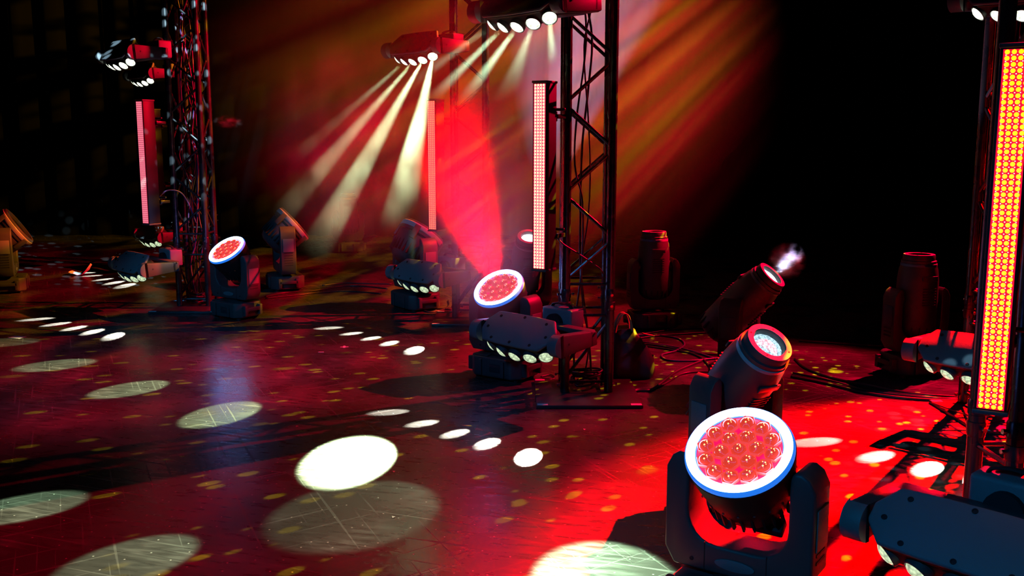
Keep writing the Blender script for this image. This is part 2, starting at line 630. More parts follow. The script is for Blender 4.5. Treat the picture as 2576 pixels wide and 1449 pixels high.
bar_low = make_bar(LENS_LOW)
bar_top = make_bar(LENS_TOP)
BAR_OFF = (-0.09, -0.17)


def place_bar(src, first, tower, z, tilt, label, targets=None, energy=0, deg=9, color=(1.0, 0.97, 0.80), blend=0.12, off=(0, 0, 0)):
    """targets: floor points (x, y) per lens, None where that lens' beam leaves the picture"""
    t = src if first else copy_tree(src)
    x, y = TOWERS[tower][0]
    t.location = (x + BAR_OFF[0] + off[0], y + BAR_OFF[1] + off[1], z + off[2])
    t.rotation_euler = (0, 0, BAR_YAW)
    h = child(t, 'head')[0]
    h.rotation_euler = (R(tilt), 0, 0)
    tag(t, label, 'stage light', 'five-lens beam bars on the towers')
    M = Matrix.Translation(t.location) @ Euler(t.rotation_euler).to_matrix().to_4x4() @ Matrix.Translation(h.location) @ Euler(h.rotation_euler).to_matrix().to_4x4()
    for i, g in enumerate(targets or []):
        if g is None:
            continue
        p, d = bar_lens_local(i)
        src_p = M @ (p + d * 0.018)
        tgt = Vector((g[0], g[1], g[2] if len(g) > 2 else 0))
        e = energy[i] if isinstance(energy, (list, tuple)) else energy
        dg = deg[i] if isinstance(deg, (list, tuple)) else deg
        if e > 0:
            spot('beam', src_p, tgt, e, color, dg, blend, 0.012)
    return t


ZL, ZT = 0.405, 2.04
place_bar(bar_low, True, 'B', ZL, 45, 'low five-lens bar light on the centre tower, panel facing up',
          [(-0.624, 4.855), (-0.437, 4.658), (-0.266, 4.494), (-0.11, 4.342), (0.074, 4.16)], [500, 600, 700, 800, 1000], 9.5)
place_bar(bar_low, False, 'A', ZL, 45, 'low five-lens bar light on the left tower with dark blue panel',
          [(-3.68, 7.444), (-3.439, 7.248), (-3.234, 7.093), (-3.045, 6.959), (-2.833, 6.801)], 700, 9.5)
place_bar(bar_low, False, 'C', ZL, 45, 'low five-lens bar light in front of the tilted wash at centre back',
          [(-1.345, 7.093), (-1.149, 6.886), (-0.985, 6.718), (-0.836, 6.557), (-0.648, 6.342)], 700, 9.5)
place_bar(bar_low, False, 'F', ZL, 45, 'small far bar light with four lit lenses above the left bar light',
          [(-4.45, 10.05), (-4.273, 9.833), (-4.055, 9.581), (-3.858, 9.367), (-3.679, 9.187)], 700, 9.5)
place_bar(bar_low, False, 'E', ZL, 45, 'dark bar light at right with three lit lenses behind the red strip',
          [(1.427, 4.365), (1.626, 4.16), (1.782, 4.002), (1.93, 3.85), None], 900, 10, off=(0.02, 0, -0.01))
place_bar(bar_low, False, 'D', ZL, 40, 'largest bar light in the bottom right corner with dark blue panel',
          [(0.43, 2.42), (0.62, 2.2), None, None, None], 150, 10, off=(-0.03, 0, -0.05))
place_bar(bar_top, True, 'B', ZT, 52, 'high bar light on the centre tower at the top edge, bright lenses',
          [(-2.75, 4.2), (-1.854, 3.558), (-1.274, 3.079), (-0.577, 3.518), (0.30, 2.93)],
          [900, 1700, 1500, 340, 2600], [7, 6, 7, 15, 11], (0.62, 1.0, 0.58), 0.3)
place_bar(bar_top, False, 'C', ZT, 52, 'high bar light with five bright lenses over the hazy centre tower',
          [(-3.526, 6.57), (-2.824, 5.908), (-2.142, 5.327), (-1.483, 4.833), (-0.718, 4.127)],
          [700, 1800, 2600, 5200, 20000], [5.5, 5.8, 6.0, 6.4, 6.9], (0.76, 1.0, 0.52), 0.25)
place_bar(bar_top, False, 'A', ZT, 52, 'high bar light reaching left from the left tower, five bright lenses')
place_bar(bar_top, False, 'F', ZT, 52, 'small far bar light hanging below the high left bar light')
place_bar(bar_top, False, 'E', ZT, 52, 'bar light at the top right corner showing two bright lenses', off=(0.13, 0, 0))


# ------------------------------------------------------------------ LED strips
def strip_mats(key, board, dome, k_board, k_dome):
    return (principled('strip_board_' + key, (0.25, 0.02, 0.03), 0.5, emit=board, estr=k_board, sample=False),
            principled('strip_diode_' + key, (0.5, 0.3, 0.2), 0.3, emit=dome, estr=k_dome, sample=False),
            principled('strip_pin_' + key, (0.8, 0.7, 0.75), 0.3, emit=(1.0, 0.55, 0.75), estr=0.8 * k_dome, sample=False))


def make_strip(mats, single):
    board, dome, pin = mats
    t = thing('led_strip')
    Lz = 0.96
    MB().box((0, 0.005, Lz / 2), (0.082, 0.11, Lz)).build('housing', HOUSING, t, bevel=0.005)
    bd = MB().box((0, -0.0506, Lz / 2), (0.066, 0.003, Lz - 0.02)).build('led_board', board, t)
    for z in (0.0, Lz):
        MB().box((0, 0.004, z), (0.088, 0.118, 0.012)).build('end_cap', PLASTIC, t, bevel=0.003)
    rows, cols, pz, pxx = 60, 4, 0.0157, 0.0158
    d0 = MB().lathe([(0.0062, 0), (0.0056, 0.0026), (0.0034, 0.0046), (0, 0.0054)], 8)
    Mr = Matrix.Rotation(R(90), 4, 'X')
    pts = [((c - 1.5) * pxx, -0.0521, 0.017 + r * pz) for r in range(rows) for c in range(cols)]
    if single:
        me = MB().lathe([(0.0062, 0), (0.0056, 0.0026), (0.0034, 0.0046), (0, 0.0054)], 8, Mr).mesh('led', dome)
        for p in pts:
            obj('led', me, bd, p)
    else:
        a = MB()
        for p in pts:
            a.add(d0.v, d0.f, Matrix.Translation(p) @ Mr)
        tag(a.build('led_array', dome, bd), kind='stuff')
    a = MB()
    for r in range(rows - 1):
        for c in range(5):
            a.box(((c - 2) * 0.0132, -0.0525, 0.017 + (r + 0.5) * pz), (0.0028, 0.002, 0.0022))
    tag(a.build('led_pins', pin, bd), kind='stuff')
    for z in (0.17, 0.79):
        br = MB()
        br.box((0.0, 0.075, z), (0.05, 0.05, 0.05))
        br.box((0.03, 0.115, z), (0.03, 0.09, 0.022))
        br.tube((0.0, 0.1, z + 0.035), (0.07, 0.1, z + 0.035), 0.008, 8)
        br.build('bracket', METAL, t, bevel=0.003)
    return t


STRIP_YAW = R(-30)
strips = [
    ('D', (1.305, 2.57, 0.67), strip_mats('near', (1.0, 0.0, 0.035), (1.0, 0.40, 0.0), 1.0, 2.6), True,
     'large vertical light strip at the right edge with yellow and red diodes'),
    ('B', (0.165, 5.05, 0.715), strip_mats('centre', (1.0, 0.04, 0.10), (1.0, 0.34, 0.22), 0.9, 3.0), False,
     'pink-white vertical light strip on the centre tower'),
    ('C', (-0.565, 7.27, 0.71), strip_mats('back', (1.0, 0.05, 0.08), (1.0, 0.20, 0.10), 0.5, 1.6), False,
     'orange-pink vertical light strip in the haze left of the red beam'),
    ('A', (-2.85, 7.68, 0.72), strip_mats('left', (1.0, 0.03, 0.10), (1.0, 0.22, 0.32), 0.35, 1.0), False,
     'dim pink vertical light strip left of the left tower'),
    ('F', (-3.70, 10.2, 0.72), strip_mats('far', (0.8, 0.0, 0.06), (0.8, 0.03, 0.09), 0.15, 0.4), False,
     'short dim red light strip far behind, beside the left tower'),
]
for k, loc, mats, single, lab in strips:
    t = make_strip(mats, single)
    t.location = loc
    t.rotation_euler = (0, 0, STRIP_YAW)
    tag(t, lab, 'light strip', 'vertical light strips on the towers')


# ------------------------------------------------------------------ moving heads
def base_parts(t, wx, wy, hz):
    """floor base of a moving head: body, handles, display, feet"""
    b = MB()
    o = [(-wx / 2, -wy / 2 + 0.05), (-wx / 2 + 0.05, -wy / 2), (wx / 2 - 0.05, -wy / 2), (wx / 2, -wy / 2 + 0.05),
         (wx / 2, wy / 2 - 0.05), (wx / 2 - 0.05, wy / 2), (-wx / 2 + 0.05, wy / 2), (-wx / 2, wy / 2 - 0.05)]
    b.prism(o, 0.018, hz)
    b = b.build('base', PLASTIC, t, bevel=0.012, seg=3)
    for s in (-1, 1):
        hd = MB()
        hd.box((s * (wx / 2 + 0.022), 0, hz * 0.62), (0.018, wy * 0.56, 0.03))
        hd.box((s * (wx / 2 + 0.006), wy * 0.26, hz * 0.55), (0.05, 0.03, hz * 0.6))
        hd.box((s * (wx / 2 + 0.006), -wy * 0.26, hz * 0.55), (0.05, 0.03, hz * 0.6))
        hd.build('handle', PLASTIC, b, bevel=0.006)
        for q in (-1, 1):
            MB().lathe([(0.0, 0), (0.018, 0), (0.02, 0.02), (0, 0.02)], 12, Matrix.Translation((s * (wx / 2 - 0.05), q * (wy / 2 - 0.05), 0))).build('foot', RUBBER, b)
    for q in (-1, 1):
        for s in (-1, 1):
            MB().box((s * wx * 0.22, q * (wy / 2 + 0.006), hz * 0.55), (0.02, 0.014, hz * 0.7)).build('rib', PLASTIC, b, bevel=0.003)
    MB().box((0.02, -wy / 2 - 0.001, hz * 0.56), (0.075, 0.004, 0.05)).build('display', DISPLAY, b, bevel=0.002)
    MB().box((-0.09, -wy / 2 + 0.04, hz + 0.004), (0.09, 0.05, 0.008)).build('top_ridge', PLASTIC, b, bevel=0.003)
    MB().lathe([(0, hz - 0.002), (0.085, hz - 0.002), (0.085, hz + 0.012), (0.075, hz + 0.02), (0, hz + 0.02)], 28).build('pan_hub', DARK, t)


def yoke_outline(wo, z0, ztop, arm, bot, rin, chamf):
    hw = wo / 2
    hi = hw - arm
    out = [(-hw, z0 + 0.05), (-hw + 0.03, z0), (hw - 0.03, z0), (hw, z0 + 0.05), (hw, ztop - chamf)]
    out += [(hw - chamf * 0.35, ztop - chamf * 0.3), (hw - chamf * 0.8, ztop), (hi + 0.012, ztop), (hi, ztop - 0.015)]
    out += arc(hi - rin, z0 + bot + rin, rin, 0, -90, 6)
    out += arc(-hi + rin, z0 + bot + rin, rin, -90, -180, 6)
    out += [(-hi, ztop - 0.015), (-hi - 0.012, ztop), (-hw + chamf * 0.8, ztop), (-hw + chamf * 0.35, ztop - chamf * 0.3), (-hw, ztop - chamf)]
    return out


def yoke_parts(t, wo, z0, ztop, arm, bot, rin, depth, chamf, badge=True):
    M = XZ
    y = MB().prism(yoke_outline(wo, z0, ztop, arm, bot, rin, chamf), -depth / 2, depth / 2, M).build('yoke', PLASTIC, t, bevel=0.012, seg=3)
    for s in (-1, 1):
        # seam between the bottom bridge and each arm, and the vents on the outside of the arm
        MB().box((s * wo * 0.21, 0, z0 + bot * 0.55), (0.003, depth + 0.002, bot * 1.0)).build('seam', DARK, y)
        ven = MB()
        for k in range(7):
            ven.box((s * (wo / 2 + 0.0005), 0, z0 + 0.09 + 0.022 * k), (0.003, depth * 0.55, 0.008))
        tag(ven.build('vent_slots', DARK, y), kind='stuff')
        MB().box((s * (wo / 2 + 0.002), 0, ztop - chamf - 0.11), (0.006, depth * 0.7, 0.12)).build('arm_cover', PANEL, y, bevel=0.003)
        for q in (-1, 1):
            MB().tube((s * wo * 0.3, q * (depth / 2), z0 + 0.03), (s * wo * 0.3, q * (depth / 2 + 0.002), z0 + 0.03), 0.006, 8).build('screw', DARK, y)
    if badge:
        a, bb = 0.06, 0.017
        pts = [(a * math.cos(R(k * 15)), z0 + bot * 0.45 + bb * math.sin(R(k * 15))) for k in range(24)]
        MB().prism(pts, depth / 2 - 0.001, depth / 2 + 0.004, M).build('oval_badge', PANEL, y, bevel=0.0015)
    return y


HEXPOS = [(0.0, 0.0)] + [(0.047 * math.cos(R(60 * k + 20)), 0.047 * math.sin(R(60 * k + 20))) for k in range(6)] + \
         [(0.091 * math.cos(R(30 * k + 5)), 0.091 * math.sin(R(30 * k + 5))) for k in range(12)]


def make_wash():
    t = thing('ring_wash_light')
    base_parts(t, 0.36, 0.27, 0.135)
    yoke_parts(t, 0.44, 0.155, 0.50, 0.072, 0.085, 0.09, 0.135, 0.05)
    h = MB()
    h.lathe([(0, -0.135), (0.075, -0.135), (0.095, -0.125), (0.112, -0.085), (0.128, -0.04), (0.142, 0.02), (0.1525, 0.08), (0.1555, 0.10), (0.153, 0.104), (0.1495, 0.10), (0.0, 0.098)], 56)
    h = h.build('head', DARK, t)
    h.location = (0, 0, 0.445)
    for s in (-1, 1):
        MB().tube((s * 0.12, 0, 0), (s * 0.165, 0, 0), 0.034, 18).build('pivot', PLASTIC, h)
    fin = MB()
    for k in range(26):
        fin.box((0.121, 0, -0.062), (0.012, 0.006, 0.075), Matrix.Rotation(2 * math.pi * k / 26, 4, 'Z'))
    tag(fin.build('cooling_fins', DARK, h), kind='stuff')
    for k in range(20):
        a = 2 * math.pi * (k + 0.5) / 20
        MB().tube((0.139 * math.cos(a), 0.139 * math.sin(a), -0.005), (0.1425 * math.cos(a), 0.1425 * math.sin(a), -0.005), 0.004, 6).build('screw', BOLT, h)
    MB().box((0.06, -0.06, -0.14), (0.09, 0.05, 0.03)).build('rear_fan_cover', DARK, h, bevel=0.006)
    MB().lathe([(0.1235, 0.112), (0.125, 0.122), (0.130, 0.128), (0.1365, 0.130), (0.143, 0.1275), (0.149, 0.120), (0.1495, 0.10)], 72).build('ring_diffuser', RING, h)
    MB().lathe([(0.149, 0.1205), (0.1525, 0.117), (0.1545, 0.110), (0.1535, 0.103)], 72).build('ring_bloom', RINGBLOOM, h)  # outer lip added to imitate the bloom halo, inner lip below
    MB().lathe([(0.1195, 0.111), (0.1205, 0.1125), (0.1236, 0.1135)], 72).build('ring_bloom', RINGBLOOM, h)
    MB().lathe([(0.1235, 0.114), (0.1225, 0.1095), (0.0, 0.1095)], 48).build('lens_plate', RPLATE, h)
    hexl = MB().lathe([(0.0265, 0.0), (0.0265, 0.006), (0.0235, 0.010)], 6)
    hexm = MB().lathe([(0.0225, 0.0), (0.0225, 0.006), (0.0205, 0.010), (0.0175, 0.0135), (0.0125, 0.0175), (0.006, 0.0198), (0, 0.0204)], 18)
    hm = hexm.mesh('lens', RLENS)
    cell = MB().lathe([(0.0275, 0.0), (0.0275, 0.008), (0.0255, 0.0105), (0.0235, 0.006), (0.0, 0.006)], 6).mesh('lens_cell', RCELL)
    sparkle = MB()  # sparkling LED reflections on each lens, painted as small glowing dots
    for dx, dy, r in ((0.004, 0.006, 0.0026), (-0.004, 0.007, 0.0018), (0.001, -0.006, 0.003), (0.0075, 0.001, 0.0014)):
        sparkle.lathe([(r, 0.0155), (r * 0.8, 0.0205), (0, 0.0215)], 8, Matrix.Translation((dx, dy, 0)))
    sparkle = sparkle.mesh('lens_sparkle', RSPARKLE)
    for x, y in HEXPOS:
        obj('lens_cell', cell, h, (x * 1.05, y * 1.05, 0.1095))
        obj('lens', hm, h, (x * 1.05, y * 1.05, 0.1095))
        obj('lens_sparkle', sparkle, h, (x * 1.05, y * 1.05, 0.1095))
    return t


def head_dir(yaw, tilt):
    return Vector((math.sin(yaw) * math.sin(tilt), -math.cos(yaw) * math.sin(tilt), math.cos(tilt)))


def place_head(src, first, xy, yaw, tilt, label, group, cat='stage light', hyaw=None):
    t = src if first else copy_tree(src)
    t.location = (xy[0], xy[1], 0)
    t.rotation_euler = (0, 0, R(yaw))
    child(t, 'head')[0].rotation_euler = (R(tilt), 0, 0)
    tag(t, label, cat, group)
    return t


wash = make_wash()
WASH_YAW, WASH_TILT = -35.0, 36.0
d_w = head_dir(R(WASH_YAW), R(WASH_TILT))
g = 'ring wash lights on the floor'
WASH_POS = [((0.671, 2.67), 'largest ring wash light in the foreground with blue-white ring and red lenses'),
            ((-0.04, 5.62), 'middle ring wash light behind the low bar light of the centre tower'),
            ((-2.17, 7.55), 'small ring wash light at left in front of the tilted dark wash')]
for i, (xy, lab) in enumerate(WASH_POS):
    place_head(wash, i == 0, xy, WASH_YAW, WASH_TILT, lab, g)
    src_p = Vector((xy[0], xy[1], 0.445)) + d_w * 0.16
    spot('red_wash_beam', src_p, src_p + (d_w, Vector((-0.28, -0.42, 0.86)), d_w)[i], (150, 3300, 60)[i], (1.0, 0.0, 0.006), (30, 28, 26)[i], 0.35, 0.08)
    gl = bpy.data.lights.new('ring_glow', 'POINT')      # light given off by the ring diffuser
    gl.energy = (2.0, 4, 2.5)[i]
    gl.color = (0.06, 0.20, 1.0)
    gl.shadow_soft_size = 0.12
    go = bpy.data.objects.new('ring_glow', gl)
    go.location = src_p + d_w * 0.0
    C.objects.link(go)


def make_big_wash():
    t = thing('dark_wash_light')
    base_parts(t, 0.40, 0.30, 0.14)
    yoke_parts(t, 0.52, 0.16, 0.60, 0.06, 0.09, 0.11, 0.14, 0.06)
    h = MB().lathe([(0, -0.17), (0.09, -0.17), (0.125, -0.15), (0.15, -0.09), (0.168, -0.03), (0.178, 0.03), (0.18, 0.05), (0.172, 0.055), (0.172, 0.062), (0.186, 0.066), (0.19, 0.085), (0.19, 0.135), (0.182, 0.15), (0.16, 0.15), (0.158, 0.12), (0, 0.118)], 56)
    h = h.build('head', PLASTIC, t)
    h.location = (0, 0, 0.52)
    for s in (-1, 1):
        MB().tube((s * 0.15, 0, 0), (s * 0.205, 0, 0), 0.045, 20).build('pivot', PLASTIC, h)
    fin = MB()
    for k in range(28):
        fin.box((0.158, 0, -0.07), (0.022, 0.007, 0.10), Matrix.Rotation(2 * math.pi * k / 28, 4, 'Z'))
    tag(fin.build('cooling_fins', DARK, h), kind='stuff')
    MB().lathe([(0.1905, 0.09), (0.194, 0.095), (0.194, 0.128), (0.1905, 0.132)], 56).build('front_band', REDMETAL, h)
    MB().lathe([(0.156, 0.125), (0.12, 0.135), (0.06, 0.14), (0, 0.142)], 36).build('front_lens', LENS_OFF, h)
    for k in range(4):
        a = R(45 + 90 * k)
        MB().box((0.192, 0, 0.06), (0.02, 0.05, 0.12), Matrix.Rotation(a, 4, 'Z')).build('clip', PLASTIC, h, bevel=0.005)
    return t


bw = make_big_wash()
g = 'dark wash lights tilted away'
place_head(bw, True, (-0.80, 7.95), 125, 38, 'dark wash light tilted up behind the centre back bar light', g)
place_head(bw, False, (-2.12, 9.0), 112, 50, 'dark wash light with red-lit rim behind the small ring wash light', g)
place_head(bw, False, (-4.62, 8.85), 112, 56, 'dark wash light cut off by the left edge of the picture', g)


def make_spot(lensmat):
    t = thing('spot_light')
    base_parts(t, 0.34, 0.27, 0.13)
    yoke_parts(t, 0.37, 0.15, 0.52, 0.055, 0.08, 0.08, 0.12, 0.05, badge=False)
    h = MB()
    h.lathe([(0, -0.235), (0.08, -0.235), (0.102, -0.215), (0.112, -0.17), (0.116, -0.05), (0.116, 0.10), (0.108, 0.17), (0.098, 0.20), (0.098, 0.222),
             (0.09, 0.226), (0.09, 0.25), (0.087, 0.256), (0.064, 0.256), (0.061, 0.25), (0.061, 0.228), (0.0, 0.226)], 48)
    h = h.build('head', PLASTIC, t)
    h.location = (0, 0, 0.46)
    for s in (-1, 1):
        MB().tube((s * 0.10, 0, 0), (s * 0.135, 0, 0), 0.04, 18).build('pivot', PLASTIC, h)
        for k in range(7):
            MB().box((0.0, s * 0.1145, -0.03 + 0.016 * k), (0.085, 0.006, 0.006)).build('vent_slot', DARK, h)
        MB().box((0, s * 0.113, 0.125), (0.1, 0.008, 0.03)).build('shoulder', PLASTIC, h, bevel=0.003)
    fin = MB()
    for k in range(16):
        fin.box((0.108, 0, -0.19), (0.014, 0.008, 0.05), Matrix.Rotation(2 * math.pi * k / 16, 4, 'Z'))
    tag(fin.build('rear_fins', DARK, h), kind='stuff')
    MB().lathe([(0.0995, 0.19), (0.102, 0.192), (0.102, 0.205), (0.0995, 0.207)], 40).build('collar', REDMETAL, h)
    MB().lathe([(0.0875, 0.2565), (0.0875, 0.2585), (0.0665, 0.2585), (0.0655, 0.2565)], 48).build('front_rim', REDMETAL, h)
    MB().lathe([(0.0605, 0.229), (0.058, 0.236), (0.04, 0.243), (0.02, 0.247), (0, 0.248)], 32).build('front_lens', lensmat, h)
    for k in range(4):
        a = R(45 + 90 * k)
        MB().tube((0.077 * math.cos(a), 0.077 * math.sin(a), 0.2585), (0.077 * math.cos(a), 0.077 * math.sin(a), 0.2595), 0.0035, 6).build('screw', DARK, h)
    return t


g = 'spot moving heads on the floor'
place_head(make_spot(LENS_COOL), True, (0.86, 3.62), 30, 39, 'spot light with pale lens directly behind the foreground ring light', g)
sp_w = make_spot(LENS_WHITE)
place_head(sp_w, True, (1.29, 5.42), 58, 43, 'spot light with white lens and a wisp of smoke', g)
place_head(sp_w, False, (0.105, 7.20), 10, 30, 'spot light half hidden behind the pink strip of the centre tower', g)
sp_o = make_spot(LENS_OFF)
place_head(sp_o, True, (2.40, 5.70), 14, 0, 'dark upright spot light at right, only its rim lit red', g)
place_head(sp_o, False, (1.04, 7.1), 10, 0, 'faint upright spot light in red haze right of the centre tower', g)
place_head(sp_o, False, (-2.0, 11.9), 5, 0, 'faint upright spot light far back in the greenish haze', g)
# their beams
spot('white_gobo_beam', (0.13, 7.06, 0.72), (0.48, 7.6, 2.3), 5000, (0.72, 0.58, 1.0), 38, 0.3, 0.01,
     dict(kind='noise', scale=24, lo=0.46, hi=0.56, floor=0.05, stretch=(1, 0.15, 1)))
dq = head_dir(R(58), R(43))
pq = Vector((1.29, 5.42, 0.46)) + dq * 0.27
spot('violet_beam', pq, pq + dq, 110, (0.55, 0.55, 1.0), 22, 0.3, 0.03)


# ------------------------------------------------------------------ cables
def cable(pts, label, group, r=0.0055, mat=None, z=None, per=6):
    pts = [(p[0], p[1], (z if z is not None else 0.006) if len(p) < 3 else p[2]) for p in pts]
    o = MB().sweep(spline(pts, per), r, 6).build('cable', mat or CABLE, angle=180)
    tag(o, label, 'cable', group)
    return o


def jit(pts, s, seed):
    rr = random.Random(seed)
    return [(p[0] + rr.uniform(-s, s), p[1] + rr.uniform(-s, s)) + tuple(p[2:]) for p in pts]



CB = 'cables lying on the stage floor'
cable([(0.555, 5.141), (0.689, 5.258), (0.769, 5.275), (0.861, 5.444), (0.983, 5.701), (1.097, 5.865), (1.195, 5.994)], 'thick red-lit cable running from the centre tower past the bag', CB, 0.009)
cable([(0.575, 5.165), (0.70, 5.29), (0.78, 5.30), (0.88, 5.43), (1.02, 5.66), (1.16, 5.70), (1.25, 5.66)], 'thin cable beside the thick red-lit cable at the bag', CB, 0.005)
cable([(0.771, 6.759), (0.996, 6.801), (1.15, 6.704), (1.175, 6.493), (1.08, 6.281), (0.97, 6.163), (0.986, 6.016), (1.132, 5.994), (1.296, 6.061), (1.426, 6.072)], 'violet cable making a wide loop right of the centre tower', CB, 0.007, CABLE2)
cable([(0.723, 6.623), (0.882, 6.57), (1.053, 6.442), (1.185, 6.281), (1.294, 6.05)], 'violet cable crossing under the loop behind the bag', CB, 0.006, CABLE2)
cable([(0.704, 6.442), (0.866, 6.663), (1.051, 6.787), (1.23, 6.843), (1.441, 6.9)], 'red-lit cable at the back of the tangle behind the bag', CB, 0.007)
cable([(0.706, 6.342), (0.898, 6.493), (1.09, 6.342), (1.204, 6.106), (1.215, 5.782)], 'black cable bending toward the pale-lensed spot light', CB, 0.007)
cable([(0.796, 6.106), (0.906, 6.163), (0.90, 6.08), (0.822, 6.016)], 'short cable end curling beside the bag', CB, 0.005)
cable(jit([(0.70, 6.55), (0.95, 6.40), (1.2, 6.22), (1.45, 6.16)], 0.02, 3), 'straight black cable across the middle of the tangle behind the bag', CB, 0.006)
cable(jit([(0.72, 6.70), (0.95, 6.86), (1.3, 7.05), (1.7, 7.0)], 0.02, 4), 'dark cable leading back from the tangle to the white-lensed spot light', CB, 0.006)
cable([(1.643, 5.584), (1.8, 5.416), (1.936, 5.224), (2.091, 5.117), (2.282, 5.061), (2.481, 5.077)], 'thick black cable nearest the red floor at right', CB, 0.010)
cable([(1.682, 5.681), (1.846, 5.49), (1.973, 5.267), (2.151, 5.158), (2.342, 5.101), (2.511, 5.141)], 'thin cable between the two thick cables at right', CB, 0.006)
cable([(1.66, 5.63), (1.82, 5.45), (1.96, 5.29), (2.13, 5.2), (2.3, 5.12), (2.5, 5.05)], 'second thin cable between the thick cables at right', CB, 0.005)
cable([(1.8, 6.05), (1.795, 5.782), (1.884, 5.536), (2.049, 5.354), (2.187, 5.2), (2.434, 5.12)], 'thick black cable curving up toward the white-lensed spot light', CB, 0.010)
cable([(-2.177, 8.488), (-2.061, 8.70), (-1.80, 8.85), (-1.60, 9.10), (-1.381, 9.088), (-1.156, 8.942)], 'red-lit cable from the small ring light to the centre back wash', CB, 0.008)
cable([(-2.156, 8.403), (-1.953, 8.55), (-1.75, 8.72), (-1.515, 8.80), (-1.175, 8.664)], 'nearer cable between the small ring light and the centre back wash', CB, 0.007)
cable([(-1.80, 9.15), (-1.62, 9.3), (-1.488, 9.289), (-1.156, 9.238)], 'dark cable behind the others between the two tilted washes', CB, 0.008)
cable([(-0.55, 8.3), (-0.526, 8.038), (-0.56, 7.84), (-0.661, 7.73), (-0.711, 7.80), (-0.64, 7.88), (-0.50, 7.84)], 'looped cable beside the base of the centre back wash', CB, 0.007)
cable([(0.17, 5.584), (0.229, 5.632), (0.251, 5.556), (0.21, 5.51), (0.18, 5.54), (0.25, 5.52)], 'small curl of cable beside the middle ring light base', CB, 0.004)
cable([(1.984, 6.597), (2.206, 6.518), (2.449, 6.442), (2.671, 6.392)], 'dark cable far back beside the upright spot light at right', CB, 0.008)
cable([(2.47, 4.60, 0.32), (2.34, 4.52, 0.16), (2.28, 4.55, 0.06), (2.25, 4.75, 0.03), (2.2, 4.95, 0.024)], 'thin cable hanging from the bar light at right to its plate', CB, 0.004)
# cables hanging inside the towers
CT = 'cables hanging inside the towers'


def tower_cables(k, n, words, seed, mats, ztop=2.95, amp=0.055):
    (x, y), _ = TOWERS[k]
    rr = random.Random(seed)
    for i in range(n):
        cx_, cy_ = x + 0.12 + rr.uniform(-0.05, 0.05), y + 0.12 + rr.uniform(-0.05, 0.05)
        pts = []
        z = ztop
        while z > 0.08:
            pts.append((cx_ + rr.uniform(-amp, amp), cy_ + rr.uniform(-amp, amp), z))
            z -= rr.uniform(0.18, 0.4)
        pts.append((cx_ + rr.uniform(-0.05, 0.05), cy_ + rr.uniform(-0.05, 0.05), 0.03))
        cable(pts, words[i], CT, rr.uniform(0.0045, 0.0075), mats[i % len(mats)])


tower_cables('A', 6, ['straightest black cable inside the left tower', 'violet cable twisting inside the left tower', 'thin black cable at the back inside the left tower',
                      'second violet cable inside the left tower', 'black cable nearest the left legs inside the left tower', 'thick black cable low inside the left tower'], 5, [CABLE, CABLE2])
tower_cables('B', 3, ['black cable hanging straight inside the centre tower', 'thin black cable swaying inside the centre tower', 'thick black cable down the middle of the centre tower'], 9, [CABLE], 2.95, 0.03)
tower_cables('D', 2, ['black cable inside the nearest tower at the right edge', 'thin cable inside the nearest tower at the right edge'], 12, [CABLE], 2.9, 0.03)
for k, lab, sd in (('B', 'black cable coiled on the centre tower plate', 1), ('A', 'black cable coiled on the left tower plate', 2)):
    for q in range(2):
        (x, y), _ = TOWERS[k]
        rr = random.Random(sd * 10 + q)
        pts = []
        for a in range(0, 360 * 3, 40):
            r_ = 0.075 + 0.02 * rr.uniform(-1, 1)
            pts.append((x + 0.12 + r_ * math.cos(R(a)), y + 0.12 + r_ * math.sin(R(a)), 0.03 + 0.045 * q + 0.011 * a / 360 + rr.uniform(0, 0.012)))
        cable(pts, lab + (', lower coil', ', upper coil')[q], 'coiled cables on the tower plates', 0.006)
# cable tail sagging from the centre strip to the tower
cable([(0.205, 5.12, 0.95), (0.22, 5.13, 0.90), (0.27, 5.14, 0.84), (0.36, 5.17, 0.78), (0.47, 5.21, 0.70), (0.50, 5.30, 0.66)], 'thin cable sagging from the pink strip across the centre tower', CT, 0.0045)
cable([(-2.80, 7.75, 0.93), (-2.74, 7.78, 0.98), (-2.66, 7.84, 0.96), (-2.62, 7.92, 0.85), (-2.60, 8.0, 0.70)], 'cable arching from the dim pink strip to the left tower', CT, 0.006, CABLE2)

# ------------------------------------------------------------------ bag beside the centre tower
bag = thing('tote_bag', (0.70, 5.62, 0.0), R(12))
bag.scale = (1.15, 1.15, 1.15)
vs_, fs_ = [], []
n = 20
secs = [(0.0, 0.115, 0.075, 0.0), (0.03, 0.122, 0.082, 0.004), (0.09, 0.112, 0.072, -0.004), (0.15, 0.095, 0.055, -0.016), (0.20, 0.075, 0.034, -0.028), (0.235, 0.062, 0.016, -0.034), (0.245, 0.055, 0.008, -0.036)]
for iz, (z, a, b_, dx) in enumerate(secs):
    for k in range(n):
        t_ = 2 * math.pi * k / n
        ct, st = math.cos(t_), math.sin(t_)
        px_ = math.copysign(abs(ct) ** 0.55, ct) * a
        py_ = math.copysign(abs(st) ** 0.55, st) * b_
        cr = 1 + 0.07 * math.sin(5 * t_ + iz * 1.3) * (iz > 0)
        vs_.append((px_ * cr + dx, py_ * cr, z + 0.006 * math.sin(3 * t_ + iz) * (iz > 0)))
for iz in range(len(secs) - 1):
    for k in range(n):
        fs_.append((iz * n + k, iz * n + (k + 1) % n, (iz + 1) * n + (k + 1) % n, (iz + 1) * n + k))
fs_.append(tuple(range(n - 1, -1, -1)))
fs_.append(tuple(range((len(secs) - 1) * n, len(secs) * n)))
MB().add(vs_, fs_).build('bag_body', BAGMAT, bag, angle=60)
